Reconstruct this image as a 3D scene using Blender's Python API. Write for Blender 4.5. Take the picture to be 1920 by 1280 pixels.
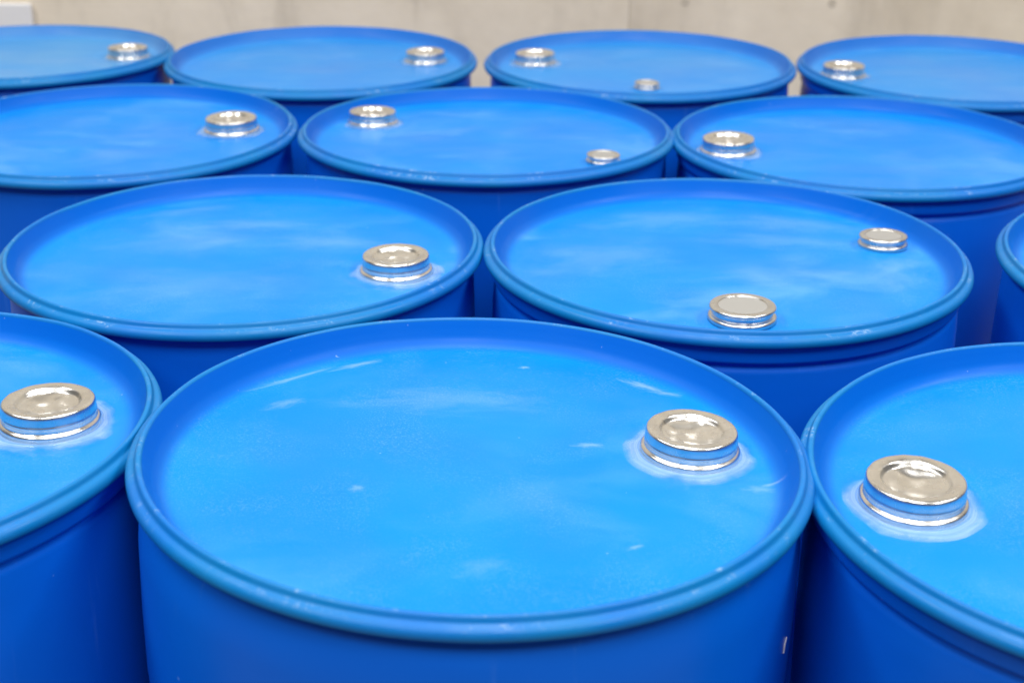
import bpy, math, random
from mathutils import Vector, Matrix, noise

# ------------------------------------------------------------------ clearing
for o in list(bpy.data.objects):
    bpy.data.objects.remove(o, do_unlink=True)
scene = bpy.context.scene
COL = scene.collection
R = 0.29                      # drum radius (m)
RIM = 0.88                    # height of the drum rims above the floor (m)

# ------------------------------------------------------------------ camera
PITCH, ROLL = 0.400063, 0.009333
cam_d = bpy.data.cameras.new('camera')
cam = bpy.data.objects.new('camera', cam_d)
COL.objects.link(cam)
cp, sp = math.cos(PITCH), math.sin(PITCH)
fwd = Vector((0, cp, -sp)); up0 = Vector((0, sp, cp)); rt0 = Vector((1, 0, 0))
cr, sr = math.cos(ROLL), math.sin(ROLL)
rt = rt0 * cr + up0 * sr
up = up0 * cr - rt0 * sr
m3 = Matrix((rt, up, -fwd)).transposed()
cam.matrix_world = Matrix.Translation((0, 0, RIM + 1.961413 * R)) @ m3.to_4x4()
cam_d.sensor_fit = 'HORIZONTAL'
cam_d.sensor_width = 36.0
cam_d.lens = 36.0 * 2709.98 / 1920.0
cam_d.clip_start = 0.05
cam_d.clip_end = 200
cam_d.dof.use_dof = True
cam_d.dof.focus_distance = 1.40
cam_d.dof.aperture_fstop = 5.6
scene.camera = cam

# ------------------------------------------------------------------ light
world = bpy.data.worlds.new('World')
scene.world = world
world.use_nodes = True
bg = world.node_tree.nodes['Background']
bg.inputs['Color'].default_value = (1.0, 0.975, 0.94, 1)
bg.inputs['Strength'].default_value = 0.11


def ceiling_lamp(x, y, z, sx, sy, watts):
    d = bpy.data.lights.new('ceiling_lamp', 'AREA')
    d.shape = 'RECTANGLE'; d.size = sx; d.size_y = sy
    d.energy = watts; d.color = (1.0, 0.975, 0.94)
    o = bpy.data.objects.new('ceiling_lamp', d)
    o.location = (x, y, z)
    COL.objects.link(o)


for ly, watts in ((-1.3, 80), (1.3, 76)):
    for lx in (-2.4, 0.2, 2.8):
        ceiling_lamp(lx, ly, 4.3, 0.9, 2.0, watts)

scene.view_settings.view_transform = 'Standard'
scene.view_settings.look = 'None'
scene.view_settings.exposure = 0.0
scene.view_settings.gamma = 1.0
scene.view_settings.use_curve_mapping = False

# ------------------------------------------------------------------ materials


def new_mat(name):
    m = bpy.data.materials.new(name)
    m.use_nodes = True
    nt = m.node_tree
    return m, nt, nt.nodes['Principled BSDF']


def node(nt, kind, **kw):
    n = nt.nodes.new(kind)
    for k, v in kw.items():
        if k in ('operation', 'blend_type', 'data_type', 'noise_dimensions', 'vector_type',
                 'interpolation_type', 'gradient_type', 'feature'):
            setattr(n, k, v)
        else:
            n.inputs[k.replace('_', ' ')].default_value = v
    return n


def ramp(nt, src, lo, hi, a=0.0, b=1.0):
    n = nt.nodes.new('ShaderNodeMapRange')
    n.interpolation_type = 'SMOOTHSTEP'
    nt.links.new(src, n.inputs['Value'])
    n.inputs['From Min'].default_value = lo
    n.inputs['From Max'].default_value = hi
    n.inputs['To Min'].default_value = a
    n.inputs['To Max'].default_value = b
    return n.outputs['Result']


def math_n(nt, op, a, b):
    n = nt.nodes.new('ShaderNodeMath'); n.operation = op
    for i, v in enumerate((a, b)):
        if isinstance(v, (int, float)):
            n.inputs[i].default_value = v
        else:
            nt.links.new(v, n.inputs[i])
    return n.outputs[0]


def mixc(nt, fac, a, b):
    n = nt.nodes.new('ShaderNodeMix'); n.data_type = 'RGBA'
    for i, v in ((0, fac), (6, a), (7, b)):
        if isinstance(v, (int, float)):
            n.inputs[i].default_value = v
        elif isinstance(v, tuple):
            n.inputs[i].default_value = (*v, 1)
        else:
            nt.links.new(v, n.inputs[i])
    return n.outputs[2]


def coords(nt, seeded=True):
    """object coordinates, shifted by a different amount on every object"""
    tc = nt.nodes.new('ShaderNodeTexCoord')
    if not seeded:
        return tc.outputs['Object']
    oi = nt.nodes.new('ShaderNodeObjectInfo')
    v = nt.nodes.new('ShaderNodeVectorMath'); v.operation = 'MULTIPLY_ADD'
    v.inputs[1].default_value = (7.3, 11.9, 5.1)
    nt.links.new(oi.outputs['Random'], v.inputs[0])
    nt.links.new(tc.outputs['Object'], v.inputs[2])
    return v.outputs[0]


def noise_t(nt, vec, scale, detail=3, rough=0.5, dist=0.0, stretch=None, rot=0.0):
    if stretch or rot:
        mp = nt.nodes.new('ShaderNodeMapping')
        mp.inputs['Scale'].default_value = stretch or (1, 1, 1)
        mp.inputs['Rotation'].default_value = (0, 0, rot)
        nt.links.new(vec, mp.inputs['Vector']); vec = mp.outputs[0]
    n = nt.nodes.new('ShaderNodeTexNoise')
    n.inputs['Scale'].default_value = scale
    n.inputs['Detail'].default_value = detail
    n.inputs['Roughness'].default_value = rough
    n.inputs['Distortion'].default_value = dist
    nt.links.new(vec, n.inputs['Vector'])
    return n.outputs['Fac']


def bump(nt, bsdf, h, strength, dist):
    b = nt.nodes.new('ShaderNodeBump')
    b.inputs['Strength'].default_value = strength
    b.inputs['Distance'].default_value = dist
    nt.links.new(h, b.inputs['Height'])
    nt.links.new(b.outputs[0], bsdf.inputs['Normal'])


BLUE = (0.0005, 0.228, 0.71)  # lid blue lifted above the body blue, overhead light painted in
BLUE2 = (0.0005, 0.208, 0.70)
PALE = (0.24, 0.50, 0.88)
RIMC = (0.002, 0.185, 0.50)


def lid_material(name, scuffs_sheen=(), haze=0.24, dust=0.0):
    m, nt, b = new_mat(name)
    v = coords(nt)
    raw = coords(nt, False)
    col = mixc(nt, ramp(nt, noise_t(nt, v, 6, 2), 0.35, 0.65), BLUE2, BLUE)
    # shade on the upright inner wall, painted in as a deeper blue
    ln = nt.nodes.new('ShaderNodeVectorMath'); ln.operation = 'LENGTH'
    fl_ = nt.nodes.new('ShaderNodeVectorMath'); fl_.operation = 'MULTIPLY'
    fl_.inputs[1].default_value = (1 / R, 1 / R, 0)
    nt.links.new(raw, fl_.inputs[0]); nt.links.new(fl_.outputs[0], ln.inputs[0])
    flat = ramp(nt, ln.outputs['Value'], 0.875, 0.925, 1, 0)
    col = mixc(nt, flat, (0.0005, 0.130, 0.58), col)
    # milky patches: dust plus cloudy reflections painted as pale colour
    film_sheen = ramp(nt, noise_t(nt, v, 9, 5, 0.55, 0.6, (0.85, 1.1, 1), 0.6), 0.40, 0.74)
    film_sheen_patch = ramp(nt, noise_t(nt, v, 4.5, 2, 0.5), 0.42, 0.62)
    film_sheen = math_n(nt, 'MULTIPLY', math_n(nt, 'MULTIPLY', film_sheen, film_sheen_patch), flat)
    col = mixc(nt, math_n(nt, 'MULTIPLY', film_sheen, haze), col, PALE)
    if dust:
        col = mixc(nt, ramp(nt, noise_t(nt, v, 5, 4, 0.6), 0.25, 0.75, dust * 0.6, dust), col, (0.17, 0.42, 0.62))
    # fine settled dust
    fd = ramp(nt, noise_t(nt, v, 520, 3, 0.7), 0.45, 0.75)
    fd = math_n(nt, 'MULTIPLY', math_n(nt, 'MULTIPLY', fd, flat), ramp(nt, noise_t(nt, v, 11, 4, 0.6, 0.5), 0.35, 0.7, 0.02, 0.16))
    col = mixc(nt, fd, col, (0.42, 0.58, 0.76))
    # fine scratches
    s1 = ramp(nt, noise_t(nt, v, 30, 4, 0.65, 0.3, (0.12, 3.2, 1), 0.5), 0.69, 0.76)
    s2 = ramp(nt, noise_t(nt, v, 34, 4, 0.65, 0.3, (3.0, 0.14, 1), 0.35), 0.71, 0.77)
    scr = math_n(nt, 'MAXIMUM', s1, s2)
    scr = math_n(nt, 'MULTIPLY', scr, ramp(nt, noise_t(nt, v, 7, 2), 0.5, 0.66))
    # specks
    sp_ = ramp(nt, noise_t(nt, v, 190, 1, 0.4), 0.81, 0.85)
    mark = math_n(nt, 'MAXIMUM', scr, sp_)
    # single rub marks, the broad ones partly painted sheen (x, y, half length, half width, angle, strength)
    for (x, y, L, W, a, st) in scuffs_sheen:
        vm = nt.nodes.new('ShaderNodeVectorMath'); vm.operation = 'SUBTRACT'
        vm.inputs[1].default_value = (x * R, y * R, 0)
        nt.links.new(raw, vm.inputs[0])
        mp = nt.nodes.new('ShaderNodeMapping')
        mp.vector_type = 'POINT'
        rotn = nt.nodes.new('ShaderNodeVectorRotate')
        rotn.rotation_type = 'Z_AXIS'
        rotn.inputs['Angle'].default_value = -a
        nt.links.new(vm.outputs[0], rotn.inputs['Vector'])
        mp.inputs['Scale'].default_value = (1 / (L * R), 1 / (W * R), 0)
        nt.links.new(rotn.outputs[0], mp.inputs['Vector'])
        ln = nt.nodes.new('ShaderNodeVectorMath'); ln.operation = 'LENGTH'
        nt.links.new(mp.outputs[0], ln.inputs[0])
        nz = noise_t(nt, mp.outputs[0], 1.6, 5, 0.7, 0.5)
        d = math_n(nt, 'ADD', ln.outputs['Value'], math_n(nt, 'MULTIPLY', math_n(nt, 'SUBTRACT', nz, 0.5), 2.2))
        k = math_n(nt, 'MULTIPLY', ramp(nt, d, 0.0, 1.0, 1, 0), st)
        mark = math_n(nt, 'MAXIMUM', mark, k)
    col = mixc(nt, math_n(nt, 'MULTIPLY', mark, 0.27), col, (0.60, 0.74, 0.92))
    nt.links.new(col, b.inputs['Base Color'])
    rg = ramp(nt, noise_t(nt, v, 8, 4, 0.6, 0.4, (0.6, 1.3, 1), 0.2), 0.3, 0.7, 0.30, 0.48)
    nt.links.new(math_n(nt, 'ADD', rg, math_n(nt, 'MULTIPLY', mark, 0.2)), b.inputs['Roughness'])
    b.inputs['Specular IOR Level'].default_value = 0.13
    bump(nt, b, noise_t(nt, v, 420, 2, 0.5), 0.10, 0.0005)
    return m


def body_material():
    m, nt, b = new_mat('blue_plastic_body')
    v = coords(nt)
    col = mixc(nt, ramp(nt, noise_t(nt, v, 5, 3, 0.5), 0.35, 0.65), (0.0005, 0.124, 0.71), (0.0005, 0.136, 0.75))
    # upright rub marks left by neighbours
    s = ramp(nt, noise_t(nt, v, 22, 4, 0.6, 0.2, (3.0, 3.0, 0.25)), 0.62, 0.78)
    col = mixc(nt, math_n(nt, 'MULTIPLY', s, 0.10), col, PALE)
    sp_ = ramp(nt, noise_t(nt, v, 130, 1, 0.4), 0.80, 0.84)
    col = mixc(nt, math_n(nt, 'MULTIPLY', sp_, 0.5), col, PALE)
    nt.links.new(col, b.inputs['Base Color'])
    nt.links.new(ramp(nt, noise_t(nt, v, 7, 3), 0.3, 0.7, 0.30, 0.44), b.inputs['Roughness'])
    b.inputs['Specular IOR Level'].default_value = 0.25
    bump(nt, b, noise_t(nt, v, 300, 2, 0.5), 0.08, 0.0005)
    return m


def rim_material():
    m, nt, b = new_mat('blue_plastic_rim')
    v = coords(nt)
    col = mixc(nt, ramp(nt, noise_t(nt, v, 6, 3), 0.35, 0.65), RIMC, (0.002, 0.155, 0.54))
    # worn, whitened edge where hands and straps rub
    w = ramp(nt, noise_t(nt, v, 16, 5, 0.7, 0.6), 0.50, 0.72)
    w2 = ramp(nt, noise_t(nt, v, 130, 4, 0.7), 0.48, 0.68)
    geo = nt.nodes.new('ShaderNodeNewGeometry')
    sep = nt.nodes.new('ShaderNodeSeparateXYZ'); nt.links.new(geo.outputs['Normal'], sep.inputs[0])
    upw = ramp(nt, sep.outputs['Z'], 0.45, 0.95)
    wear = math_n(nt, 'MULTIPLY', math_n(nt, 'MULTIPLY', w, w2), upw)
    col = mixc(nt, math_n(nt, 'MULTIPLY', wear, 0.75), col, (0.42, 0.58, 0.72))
    g = ramp(nt, noise_t(nt, v, 210, 3, 0.7), 0.70, 0.78)
    g = math_n(nt, 'MULTIPLY', g, ramp(nt, noise_t(nt, v, 9, 2), 0.5, 0.65))
    col = mixc(nt, math_n(nt, 'MULTIPLY', g, 0.5), col, (0.16, 0.13, 0.10))
    nt.links.new(col, b.inputs['Base Color'])
    nt.links.new(ramp(nt, noise_t(nt, v, 40, 4), 0.3, 0.7, 0.36, 0.56), b.inputs['Roughness'])
    b.inputs['Specular IOR Level'].default_value = 0.3
    bump(nt, b, noise_t(nt, v, 160, 4, 0.6), 0.22, 0.0008)
    return m


def metal_material(name, c, rough, bumpy=0.25):
    m, nt, b = new_mat(name)
    v = coords(nt)
    col = mixc(nt, ramp(nt, noise_t(nt, v, 60, 4, 0.6), 0.3, 0.7), tuple(x * 0.90 for x in c), c)
    nt.links.new(col, b.inputs['Base Color'])
    b.inputs['Metallic'].default_value = 1.0
    nt.links.new(ramp(nt, noise_t(nt, v, 40, 3, 0.5, 0.5), 0.3, 0.7, rough * 0.85, rough * 1.15), b.inputs['Roughness'])
    bump(nt, b, noise_t(nt, v, 55, 1, 0.4, 0.3), bumpy, 0.0012)
    return m


def reflection_ring_material():  # pale see-through colour standing in for reflections round the caps
    m, nt, b = new_mat('painted_reflection')
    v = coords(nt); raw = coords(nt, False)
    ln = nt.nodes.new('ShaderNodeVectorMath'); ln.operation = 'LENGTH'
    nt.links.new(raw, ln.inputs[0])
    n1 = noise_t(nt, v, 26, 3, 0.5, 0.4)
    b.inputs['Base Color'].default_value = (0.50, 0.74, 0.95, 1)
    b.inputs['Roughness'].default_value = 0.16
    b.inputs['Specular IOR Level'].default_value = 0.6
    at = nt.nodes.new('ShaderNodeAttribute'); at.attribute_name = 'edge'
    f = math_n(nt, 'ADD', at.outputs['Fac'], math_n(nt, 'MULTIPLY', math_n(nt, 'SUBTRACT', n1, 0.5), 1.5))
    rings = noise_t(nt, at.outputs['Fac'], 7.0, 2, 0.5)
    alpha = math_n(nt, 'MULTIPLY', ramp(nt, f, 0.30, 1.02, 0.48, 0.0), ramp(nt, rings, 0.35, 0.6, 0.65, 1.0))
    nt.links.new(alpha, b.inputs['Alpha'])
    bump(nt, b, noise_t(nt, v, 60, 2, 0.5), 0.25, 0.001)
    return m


def concrete_material(name, c1, c2, sc=1.0):
    m, nt, b = new_mat(name)
    v = coords(nt)
    a = ramp(nt, noise_t(nt, v, 2.2 * sc, 6, 0.6, 0.3), 0.3, 0.7)
    col = mixc(nt, a, c1, c2)
    st = ramp(nt, noise_t(nt, v, 3.5 * sc, 5, 0.6, 0.2, (2.2, 1, 0.5)), 0.50, 0.72)
    col = mixc(nt, math_n(nt, 'MULTIPLY', st, 0.40), col, tuple(x * 0.66 for x in c1))
    sp_ = ramp(nt, noise_t(nt, v, 36 * sc, 3, 0.6), 0.70, 0.76)
    col = mixc(nt, math_n(nt, 'MULTIPLY', sp_, 0.4), col, tuple(x * 0.5 for x in c1))
    nt.links.new(col, b.inputs['Base Color'])
    b.inputs['Roughness'].default_value = 0.85
    bump(nt, b, noise_t(nt, v, 30 * sc, 6, 0.65), 0.35, 0.004)
    return m


def plain(name, c, rough):
    m, nt, b = new_mat(name)
    v = coords(nt)
    nt.links.new(mixc(nt, noise_t(nt, v, 14, 3), tuple(x * 0.93 for x in c), c), b.inputs['Base Color'])
    b.inputs['Roughness'].default_value = rough
    return m


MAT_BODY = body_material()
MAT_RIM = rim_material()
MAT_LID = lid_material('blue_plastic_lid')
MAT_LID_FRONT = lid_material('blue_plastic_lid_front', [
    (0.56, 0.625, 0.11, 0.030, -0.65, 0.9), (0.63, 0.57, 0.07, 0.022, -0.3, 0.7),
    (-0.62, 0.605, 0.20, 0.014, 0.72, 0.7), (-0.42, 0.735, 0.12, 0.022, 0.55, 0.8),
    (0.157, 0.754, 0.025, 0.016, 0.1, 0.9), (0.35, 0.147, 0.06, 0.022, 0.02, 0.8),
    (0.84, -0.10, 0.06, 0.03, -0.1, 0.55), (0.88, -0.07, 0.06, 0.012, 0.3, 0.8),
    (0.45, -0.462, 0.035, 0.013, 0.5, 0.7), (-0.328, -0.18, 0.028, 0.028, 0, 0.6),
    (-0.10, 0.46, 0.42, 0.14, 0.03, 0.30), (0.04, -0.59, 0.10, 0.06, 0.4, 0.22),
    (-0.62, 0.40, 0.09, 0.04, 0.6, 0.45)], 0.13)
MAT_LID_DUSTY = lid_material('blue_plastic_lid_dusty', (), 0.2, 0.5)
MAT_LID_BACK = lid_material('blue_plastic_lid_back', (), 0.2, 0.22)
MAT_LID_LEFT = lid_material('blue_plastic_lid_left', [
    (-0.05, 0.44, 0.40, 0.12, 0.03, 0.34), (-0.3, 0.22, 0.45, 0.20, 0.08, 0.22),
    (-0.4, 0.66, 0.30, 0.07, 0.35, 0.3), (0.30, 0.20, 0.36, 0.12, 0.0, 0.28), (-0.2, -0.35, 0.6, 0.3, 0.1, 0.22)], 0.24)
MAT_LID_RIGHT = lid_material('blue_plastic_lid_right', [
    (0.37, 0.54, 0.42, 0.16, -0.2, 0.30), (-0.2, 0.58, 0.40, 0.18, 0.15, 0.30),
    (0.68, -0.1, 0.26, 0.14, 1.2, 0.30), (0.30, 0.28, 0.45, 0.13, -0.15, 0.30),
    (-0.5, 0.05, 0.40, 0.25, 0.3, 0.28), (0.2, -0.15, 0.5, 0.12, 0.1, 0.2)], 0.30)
MAT_CAP = metal_material('polished_tinplate', (0.80, 0.785, 0.75), 0.28, 0.05)
MAT_FLAT = metal_material('bright_tinplate', (0.72, 0.715, 0.70), 0.30, 0.12)
MAT_DISC = plain('matt_grey_disc', (0.33, 0.325, 0.31), 0.6)
MAT_REFLECTION_RING = reflection_ring_material()
MAT_WALL = concrete_material('cast_concrete', (0.68, 0.595, 0.47), (0.86, 0.77, 0.63))
MAT_FLOOR = concrete_material('floor_concrete', (0.16, 0.155, 0.145), (0.22, 0.212, 0.20), 1.4)
MAT_WHITE = plain('white_board', (0.86, 0.86, 0.87), 0.45)
MAT_FLECK = plain('white_fleck', (0.88, 0.88, 0.88), 0.6)

# ------------------------------------------------------------------ mesh helpers


def mesh_obj(name, verts, faces, mat, parent=None, smooth=True):
    me = bpy.data.meshes.new(name)
    me.from_pydata(verts, [], faces)
    me.update()
    if smooth:
        me.polygons.foreach_set('use_smooth', [True] * len(me.polygons))
    me.materials.append(mat)
    o = bpy.data.objects.new(name, me)
    COL.objects.link(o)
    if parent:
        o.parent = parent
    return o


def lathe(profile, seg, wob=None):
    """profile of (radius, z); radius 0 closes to a fan"""
    verts, faces, rings = [], [], []
    for (r, z) in profile:
        if r <= 1e-6:
            rings.append([len(verts)]); verts.append((0, 0, z)); continue
        ring = []
        for k in range(seg):
            a = 2 * math.pi * k / seg
            dr, dz = wob(a, r, z) if wob else (0, 0)
            ring.append(len(verts))
            verts.append(((r + dr) * math.cos(a), (r + dr) * math.sin(a), z + dz))
        rings.append(ring)
    for A, B in zip(rings, rings[1:]):
        for k in range(seg):
            n = (k + 1) % seg
            if len(A) == 1:
                faces.append((A[0], B[k], B[n]))
            elif len(B) == 1:
                faces.append((A[k], B[0], A[n]))
            else:
                faces.append((A[k], B[k], B[n], A[n]))
    return verts, faces


def smooth_profile(pts, n=5):
    """Catmull-Rom through the points"""
    out = []
    P = [pts[0]] + list(pts) + [pts[-1]]
    for i in range(1, len(P) - 2):
        p0, p1, p2, p3 = P[i - 1], P[i], P[i + 1], P[i + 2]
        for k in range(n):
            t = k / n
            out.append(tuple(0.5 * (2 * p1[j] + (p2[j] - p0[j]) * t
                       + (2 * p0[j] - 5 * p1[j] + 4 * p2[j] - p3[j]) * t * t
                       + (3 * p1[j] - p0[j] - 3 * p2[j] + p3[j]) * t ** 3) for j in (0, 1)))
    out.append(tuple(pts[-1]))
    return out


def sst(a, b, x):
    t = max(0.0, min(1.0, (x - a) / (b - a)))
    return t * t * (3 - 2 * t)


def box(name, c, s, mat, parent=None, bevel=0.0):
    x, y, z = (v / 2 for v in s)
    import bmesh
    bm = bmesh.new()
    bmesh.ops.create_cube(bm, size=1.0)
    for v in bm.verts:
        v.co = Vector((v.co.x * s[0], v.co.y * s[1], v.co.z * s[2]))
    if bevel:
        bmesh.ops.bevel(bm, geom=list(bm.edges), offset=bevel, segments=2, affect='EDGES', profile=0.5)
    me = bpy.data.meshes.new(name); bm.to_mesh(me); bm.free()
    me.materials.append(mat)
    o = bpy.data.objects.new(name, me); COL.objects.link(o)
    o.location = c
    if parent:
        o.parent = parent
    return o


# ------------------------------------------------------------------ setting
fl = mesh_obj('floor', [(-9, -6, 0), (9, -6, 0), (9, 3.70, 0), (-9, 3.70, 0)], [(0, 1, 2, 3)], MAT_FLOOR, smooth=False)
fl['kind'] = 'structure'

WALL_Y = 12.2 * R
wall = bpy.data.objects.new('concrete_wall', None)
COL.objects.link(wall)
wall.location = (0, WALL_Y, 0)
wall['label'] = 'beige cast concrete wall of tall panels behind the last row of drums'
wall['category'] = 'wall'
core = box('wall_core', (0, 0.16, 2.5), (13.1, 0.20, 4.99), MAT_WALL, wall)
PANEL = 2.2
rnd = random.Random(4)
import bmesh


def panel_mesh(w, h):
    """one cast panel with bevelled edges and its conical tie holes"""
    bm = bmesh.new()
    bmesh.ops.create_cube(bm, size=1.0)
    for v in bm.verts:
        v.co = Vector((v.co.x * w, v.co.y * 0.06, v.co.z * h))
    bmesh.ops.bevel(bm, geom=list(bm.edges), offset=0.0010, segments=2, affect='EDGES', profile=0.5)
    me = bpy.data.meshes.new('panel'); bm.to_mesh(me); bm.free()
    me.materials.append(MAT_WALL)
    return me


pm = panel_mesh(PANEL - 0.0008, 4.98)
hv, hf = lathe([(0.0085, 0.0), (0.0095, 0.0004), (0.0095, 0.0007), (0.008, 0.0010), (0.0065, 0.0004), (0.0, 0.0002)], 20)
hole_me = None
for k in range(-3, 3):
    o = bpy.data.objects.new('panel', pm); COL.objects.link(o)
    o.parent = wall
    o.location = (0.277 + PANEL * (k + 0.5), 0.031 + rnd.uniform(-0.0012, 0.0012), 2.5)
    for hx in ((-0.966, -0.611) if k == 0 else ()):
        for hz in (0.848,):
            if hole_me is None:
                t = mesh_obj('tie_hole_plug', hv, hf, plain('plug_grey', (0.60, 0.53, 0.425), 0.9))
                hole_me = t.data
            else:
                t = bpy.data.objects.new('tie_hole_plug', hole_me); COL.objects.link(t)
            t.parent = wall
            t.rotation_euler = (math.pi / 2, 0, 0)
            t.location = (o.location.x + hx, o.location.y - 0.0302, hz)

board = box('wall_board', (-1.43, WALL_Y - 0.012, 0.60), (0.524, 0.016, 0.462), MAT_WHITE, None, 0.004)
board['label'] = 'white board fixed to the concrete wall at far left, behind the corner drum'
board['category'] = 'board'

# ------------------------------------------------------------------ drums
# centre x, y, rim offset (drum radii), lean x, lean y, ring groove, bungs, lid material, label
# bung: kind, x, y, radius (drum radii), spin
D = 'dished'; F = 'flat'
DRUMS = [
    (-0.1120, 3.8647, 0.0230, -0.0228, -0.0163, False, [(D, 0.664, 0.146, 0.150)], MAT_LID_FRONT,
     'middle blue drum of the front row, complete rim, dished silver cap at its right'),
    (-1.1280, 5.7732, -0.0191, 0.0011, -0.0070, False, [(D, 0.641, -0.124, 0.147)], MAT_LID_LEFT,
     'second row blue drum at left, streaky lid with one dished silver cap'),
    (0.8824, 5.7170, -0.0018, -0.0011, -0.0062, True, [(F, -0.016, -0.655, 0.127), (F, 0.718, 0.228, 0.104)], MAT_LID_RIGHT,
     'blue drum with two flat silver caps on its cloudy lid, second row'),
    (-2.1077, 3.9913, -0.0080, 0.0055, -0.0208, True, [(D, 0.612, 0.212, 0.156)], MAT_LID,
     'front row blue drum cut off by the left edge, big silver cap'),
    (1.8500, 3.6988, -0.0090, 0.0095, 0.0137, True, [(D, -0.662, 0.042, 0.154)], MAT_LID,
     'front row blue drum cut off by the right edge, dished cap at its left'),
    (-2.1718, 7.5746, -0.0034, 0.0, 0.0003, False, [(D, 0.612, 0.221, 0.148)], MAT_LID,
     'third row blue drum cut off by the left edge, cap at its right'),
    (-0.1464, 7.5789, 0.0105, 0.0010, -0.0151, False, [(D, -0.646, 0.394, 0.138), (F, 0.598, -0.455, 0.086)], MAT_LID,
     'middle blue drum of the third row with one large and one small cap'),
    (1.8419, 7.4702, -0.0019, 0.0006, -0.0076, True, [(D, -0.701, -0.001, 0.145)], MAT_LID,
     'blue drum of the third row at right, single silver cap at its left'),
    (-3.2486, 9.4067, 0.0162, 0.0012, -0.0241, False, [(D, 0.669, 0.203, 0.137)], MAT_LID_DUSTY,
     'back row blue drum at the left edge in front of the white board'),
    (-1.2473, 9.3478, 0.0100, -0.0001, 0.0038, False, [(D, 0.651, 0.238, 0.135)], MAT_LID_BACK,
     'back row blue drum left of centre, single silver cap at its right'),
    (0.8062, 9.3259, 0.0118, 0.0020, -0.0019, False, [(D, -0.667, 0.245, 0.138), (F, 0.006, -0.545, 0.077)], MAT_LID_BACK,
     'back row blue drum right of centre, one large and one tiny cap'),
    (2.8294, 9.2422, 0.0066, -0.0002, 0.0024, True, [(D, -0.704, 0.026, 0.140)], MAT_LID_BACK,
     'back row blue drum cut off by the right edge, cap at its left'),
    (3.0081, 5.5178, 0.0020, -0.0007, 0.0002, False, [(D, -0.630, 0.300, 0.145)], MAT_LID,
     'second row blue drum at the right edge, only its left rim showing'),
]

RIM_PROFILE = smooth_profile([
    (0.9523, -0.012), (0.9545, -0.0045), (0.9605, -0.0003), (0.968, -0.002), (0.972, -0.008), (0.9745, -0.0145),
    (0.978, -0.0190), (0.984, -0.0220), (0.991, -0.0260), (0.997, -0.033), (1.000, -0.042), (0.9995, -0.051), (0.995, -0.059),
    (0.982, -0.0635), (0.955, -0.0645)], 4)


def body_profile(groove, b=0.0):
    p = [(0.962, -0.045), (0.955, -0.063)]
    if groove:
        p += [(0.960, -0.070), (0.965, -0.085), (0.966, -0.122), (0.962, -0.132), (0.948, -0.138), (0.942, -0.146),
              (0.943, -0.156), (0.951, -0.166), (0.955, -0.180)]
    else:
        p += [(0.946, -0.066), (0.944, -0.074), (0.946, -0.082), (0.953, -0.092), (0.956 + b * 0.6, -0.115)]
    p += [(0.960 + b, -0.25), (0.963 + b, -0.45), (0.961 + b, -0.65), (0.957 + b * 0.3, -0.90),
          (0.950, -1.02), (0.958, -1.05), (0.959, -1.10), (0.958, -1.15), (0.950, -1.18),
          (0.950, -1.6), (0.950, -1.98), (0.958, -2.01), (0.959, -2.06), (0.958, -2.11), (0.950, -2.14),
          (0.950, -2.6), (0.950, -2.92), (0.945, -2.99), (0.91, -3.03), (0.0, -3.03)]
    return p


LID_PTS = smooth_profile([(0.0, -0.093), (0.2, -0.0932), (0.4, -0.0945), (0.6, -0.0962), (0.76, -0.0985), (0.82, -0.1005), (0.855, -0.1012),
                          (0.877, -0.1000), (0.894, -0.0965), (0.908, -0.0900), (0.920, -0.0800), (0.931, -0.0660), (0.938, -0.0500),
                          (0.9445, -0.0340), (0.950, -0.0180), (0.9545, -0.0065)], 6)


def lid_z(r):
    for (r0, z0), (r1, z1) in zip(LID_PTS, LID_PTS[1:]):
        if r <= r1:
            t = (r - r0) / (r1 - r0)
            return z0 + (z1 - z0) * t
    return LID_PTS[-1][1]


def cap_profile_dished():
    return smooth_profile([(0.93, -0.02), (1.0, -0.005), (1.028, 0.045), (1.022, 0.085), (0.985, 0.108), (0.955, 0.116),
                           (0.946, 0.135), (0.948, 0.175), (0.956, 0.195), (0.956, 0.215), (0.946, 0.235), (0.944, 0.30), (0.940, 0.345), (0.922, 0.380), (0.885, 0.394),
                           (0.83, 0.398), (0.72, 0.388), (0.665, 0.372), (0.63, 0.338), (0.60, 0.315), (0.56, 0.308),
                           (0.48, 0.292), (0.34, 0.268), (0.18, 0.258), (0.0, 0.256)], 3)


def cap_profile_flat():
    return smooth_profile([(0.94, -0.02), (1.0, 0.03), (1.02, 0.085), (1.00, 0.135), (0.95, 0.162), (0.90, 0.172), (0.885, 0.20),
                           (0.885, 0.26), (0.90, 0.285), (0.955, 0.297), (0.985, 0.325), (0.985, 0.355), (0.96, 0.385),
                           (0.92, 0.398), (0.84, 0.402), (0.76, 0.398), (0.735, 0.388), (0.725, 0.372), (0.70, 0.366)], 3)


def interp_r(seg_r):
    return seg_r


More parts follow.
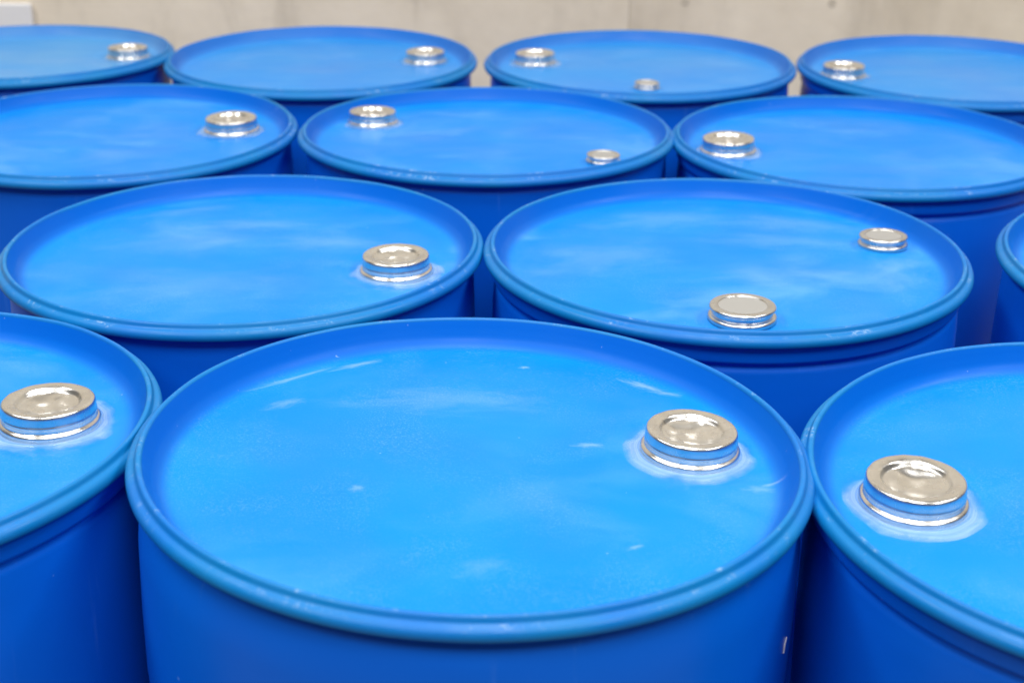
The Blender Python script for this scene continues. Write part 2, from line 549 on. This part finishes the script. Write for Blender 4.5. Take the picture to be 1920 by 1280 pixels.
def build_drum(idx, spec):
    cx, cy, dz, tx, ty, groove, bungs, lidmat, label = spec
    near = cy < 6.5
    seg = 224 if near else 144
    root = bpy.data.objects.new('plastic_drum', None)
    COL.objects.link(root)
    nrm = Vector((-tx, -ty, 1)).normalized()
    q = Vector((0, 0, 1)).rotation_difference(nrm)
    top = Vector((cx * R, cy * R, RIM + dz * R))
    basez = (3.03 + dz) * R
    base = top - nrm * basez
    root.location = base
    root.rotation_mode = 'QUATERNION'
    root.rotation_quaternion = q
    root.scale = (1.010, 1.010, 1.0) if idx == 0 else (1.005, 1.005, 1.0)
    root['label'] = label
    depth = 1.0 if cy < 5 else (0.92 if near else 0.80)      # how far the lid lies below the rim
    root['category'] = 'drum'
    root['group'] = 'blue plastic drums standing in rows'
    H = basez
    ox, oy = idx * 3.7, idx * 1.9

    def place(o, x=0, y=0, z=0):
        o.location = (x * R, y * R, H + z * R)
        return o

    sc = lambda vs: [(x * R, y * R, z * R) for (x, y, z) in vs]
    # every rim is a little out of true
    def wob(a, r, z):
        n1 = noise.noise((math.cos(a) * 1.1 + ox, math.sin(a) * 1.1 + oy, 0.3))
        n2 = noise.noise((math.cos(a) * 5 + ox, math.sin(a) * 5 + oy, 4.3))
        return n1 * 0.0035 + n2 * 0.0007, n2 * 0.0014 + n1 * 0.002
    bp = []
    raw = body_profile(groove, 0.017 if idx == 0 else 0.0)
    raw = [(r, z if z > -2.0 else z) for r, z in raw]
    raw[-1] = (0.0, -(3.03 + dz)); raw[-2] = (0.91, -(3.03 + dz)); raw[-3] = (0.945, -(2.99 + dz))
    v, f = lathe(raw, seg)
    place(mesh_obj('body', sc(v), f, MAT_BODY, root))
    v, f = lathe(RIM_PROFILE, seg, wob)
    place(mesh_obj('rim', sc(v), f, MAT_RIM, root))
    # lid with its sunken seats round the bungs
    radii = [0.0] + [0.022 + 0.858 * k / (64 if near else 44) for k in range((64 if near else 44) + 1)]
    radii += [0.888 + 0.0665 * k / 18 for k in range(19)]
    lv, lf, rings = [], [], []
    for r in radii:
        ring = []
        cnt = 1 if r == 0 else seg
        for k in range(cnt):
            a = 2 * math.pi * k / seg
            x, y = r * math.cos(a), r * math.sin(a)
            z = lid_z(r) * depth
            fall = 1 - sst(0.80, 0.90, r)
            z += fall * (0.0046 * noise.noise((x * 1.5 + ox, y * 1.5 + oy, 1.7))
                         + 0.0016 * noise.noise((x * 3.6 + ox, y * 5.2 + oy, 7.7)))
            for (kind, bx, by, br) in bungs:
                d = math.hypot(x - bx, y - by) / br
                if kind == D:
                    z -= fall * 0.011 * (1 - sst(1.25, 1.75, d))
                else:
                    z += fall * 0.007 * (1 - sst(1.04, 1.22, d))
            ring.append(len(lv)); lv.append((x, y, z))
        rings.append(ring)
    for A, B in zip(rings, rings[1:]):
        for k in range(seg):
            n = (k + 1) % seg
            if len(A) == 1:
                lf.append((A[0], B[k], B[n]))
            else:
                lf.append((A[k], B[k], B[n], A[n]))
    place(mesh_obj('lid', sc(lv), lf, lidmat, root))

    # bungs
    for j, (kind, bx, by, br) in enumerate(bungs):
        rr = br * R
        bz = lid_z(math.hypot(bx, by)) * depth + (-0.011 if kind == D else 0.005)
        bz += 0.0046 * noise.noise((bx * 1.5 + ox, by * 1.5 + oy, 1.7))
        tilt = Matrix.Rotation(math.radians(rnd.uniform(-1.2, 1.2)), 4, 'X') @ Matrix.Rotation(math.radians(rnd.uniform(-1.2, 1.2)), 4, 'Y')
        s2 = 96 if near else 64
        sx, sy = idx * 2.3 + j, idx * 5.1
        if kind == D:
            def cw(a, r, z):
                c, s = math.cos(a), math.sin(a)
                n = noise.noise((c * r * 3.2 + sx, s * r * 3.2 + sy, 2.2))
                e = noise.noise((c * 4 + sx, s * 4 + sy, 9.0))
                dished = 1 - sst(0.50, 0.66, r)
                side = sst(0.9, 0.95, r)
                return e * 0.006 * side, n * 0.030 * dished + e * 0.008 * (1 - dished)
            v, f = lathe([(pr, pz * 1.38) for pr, pz in cap_profile_dished()], s2, cw)
        else:
            v, f = lathe([(pr, pz * 1.25) for pr, pz in cap_profile_flat()], s2)
        cap = mesh_obj('bung_cap', [(x * rr, y * rr, z * rr) for x, y, z in v], f, MAT_CAP if kind == D else MAT_FLAT, root)
        place(cap, bx, by, bz)
        cap.rotation_euler = tilt.to_euler()
        if kind == F:
            v, f = lathe([(0.715, 0.452), (0.70, 0.464), (0.60, 0.465), (0.3, 0.464), (0.0, 0.464)], s2)
            mesh_obj('centre_disc', [(x * rr, y * rr, z * rr) for x, y, z in v], f, MAT_DISC, cap)
        else:
            # pale ring: reflection in the sloped bung seat, painted as colour
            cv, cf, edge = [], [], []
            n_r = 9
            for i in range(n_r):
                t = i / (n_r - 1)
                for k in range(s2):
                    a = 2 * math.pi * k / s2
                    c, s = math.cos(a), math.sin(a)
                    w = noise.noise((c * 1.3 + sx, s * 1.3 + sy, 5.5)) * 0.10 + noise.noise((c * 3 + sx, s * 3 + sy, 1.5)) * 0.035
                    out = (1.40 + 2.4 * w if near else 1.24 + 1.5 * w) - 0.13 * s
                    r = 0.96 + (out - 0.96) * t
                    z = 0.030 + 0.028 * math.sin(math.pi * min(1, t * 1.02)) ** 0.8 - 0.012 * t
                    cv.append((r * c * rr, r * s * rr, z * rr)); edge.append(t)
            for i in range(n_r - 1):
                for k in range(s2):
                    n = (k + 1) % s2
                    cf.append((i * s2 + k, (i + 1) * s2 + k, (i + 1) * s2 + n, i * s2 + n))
            co = mesh_obj('reflection_ring', cv, cf, MAT_REFLECTION_RING, root)
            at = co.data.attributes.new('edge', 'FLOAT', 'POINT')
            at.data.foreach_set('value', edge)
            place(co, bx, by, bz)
    return root, H


for i, spec in enumerate(DRUMS):
    root, H = build_drum(i, spec)
    if i == 0:
        # two paint chips on the flank of the front drum
        for (ang, z, w, h, rot) in ((-23.8, -0.44, 0.006, 0.013, -0.5), (-143.4, -0.075, 0.007, 0.005, 0.2)):
            a = math.radians(ang)
            rad = (0.981 if z < -0.2 else 0.951) * R
            pts = [(-0.5, -0.45), (-0.15, -0.5), (0.1, -0.1), (0.5, 0.35), (0.45, 0.5), (0.0, 0.35), (-0.4, 0.05)]
            vs = []
            for dpt in (0.0, 0.0006):
                for (u, t) in pts:
                    uu = (u * math.cos(rot) - t * math.sin(rot) * 0.4) * w
                    tt = t * h
                    vs.append(((rad + dpt) * math.cos(a + uu / rad), (rad + dpt) * math.sin(a + uu / rad), tt + H + z * R))
            n = len(pts)
            fs = [tuple(range(n, 2 * n))] + [(k, (k + 1) % n, n + (k + 1) % n, n + k) for k in range(n)]
            mesh_obj('paint_chip', vs, fs, MAT_FLECK, root, smooth=False)
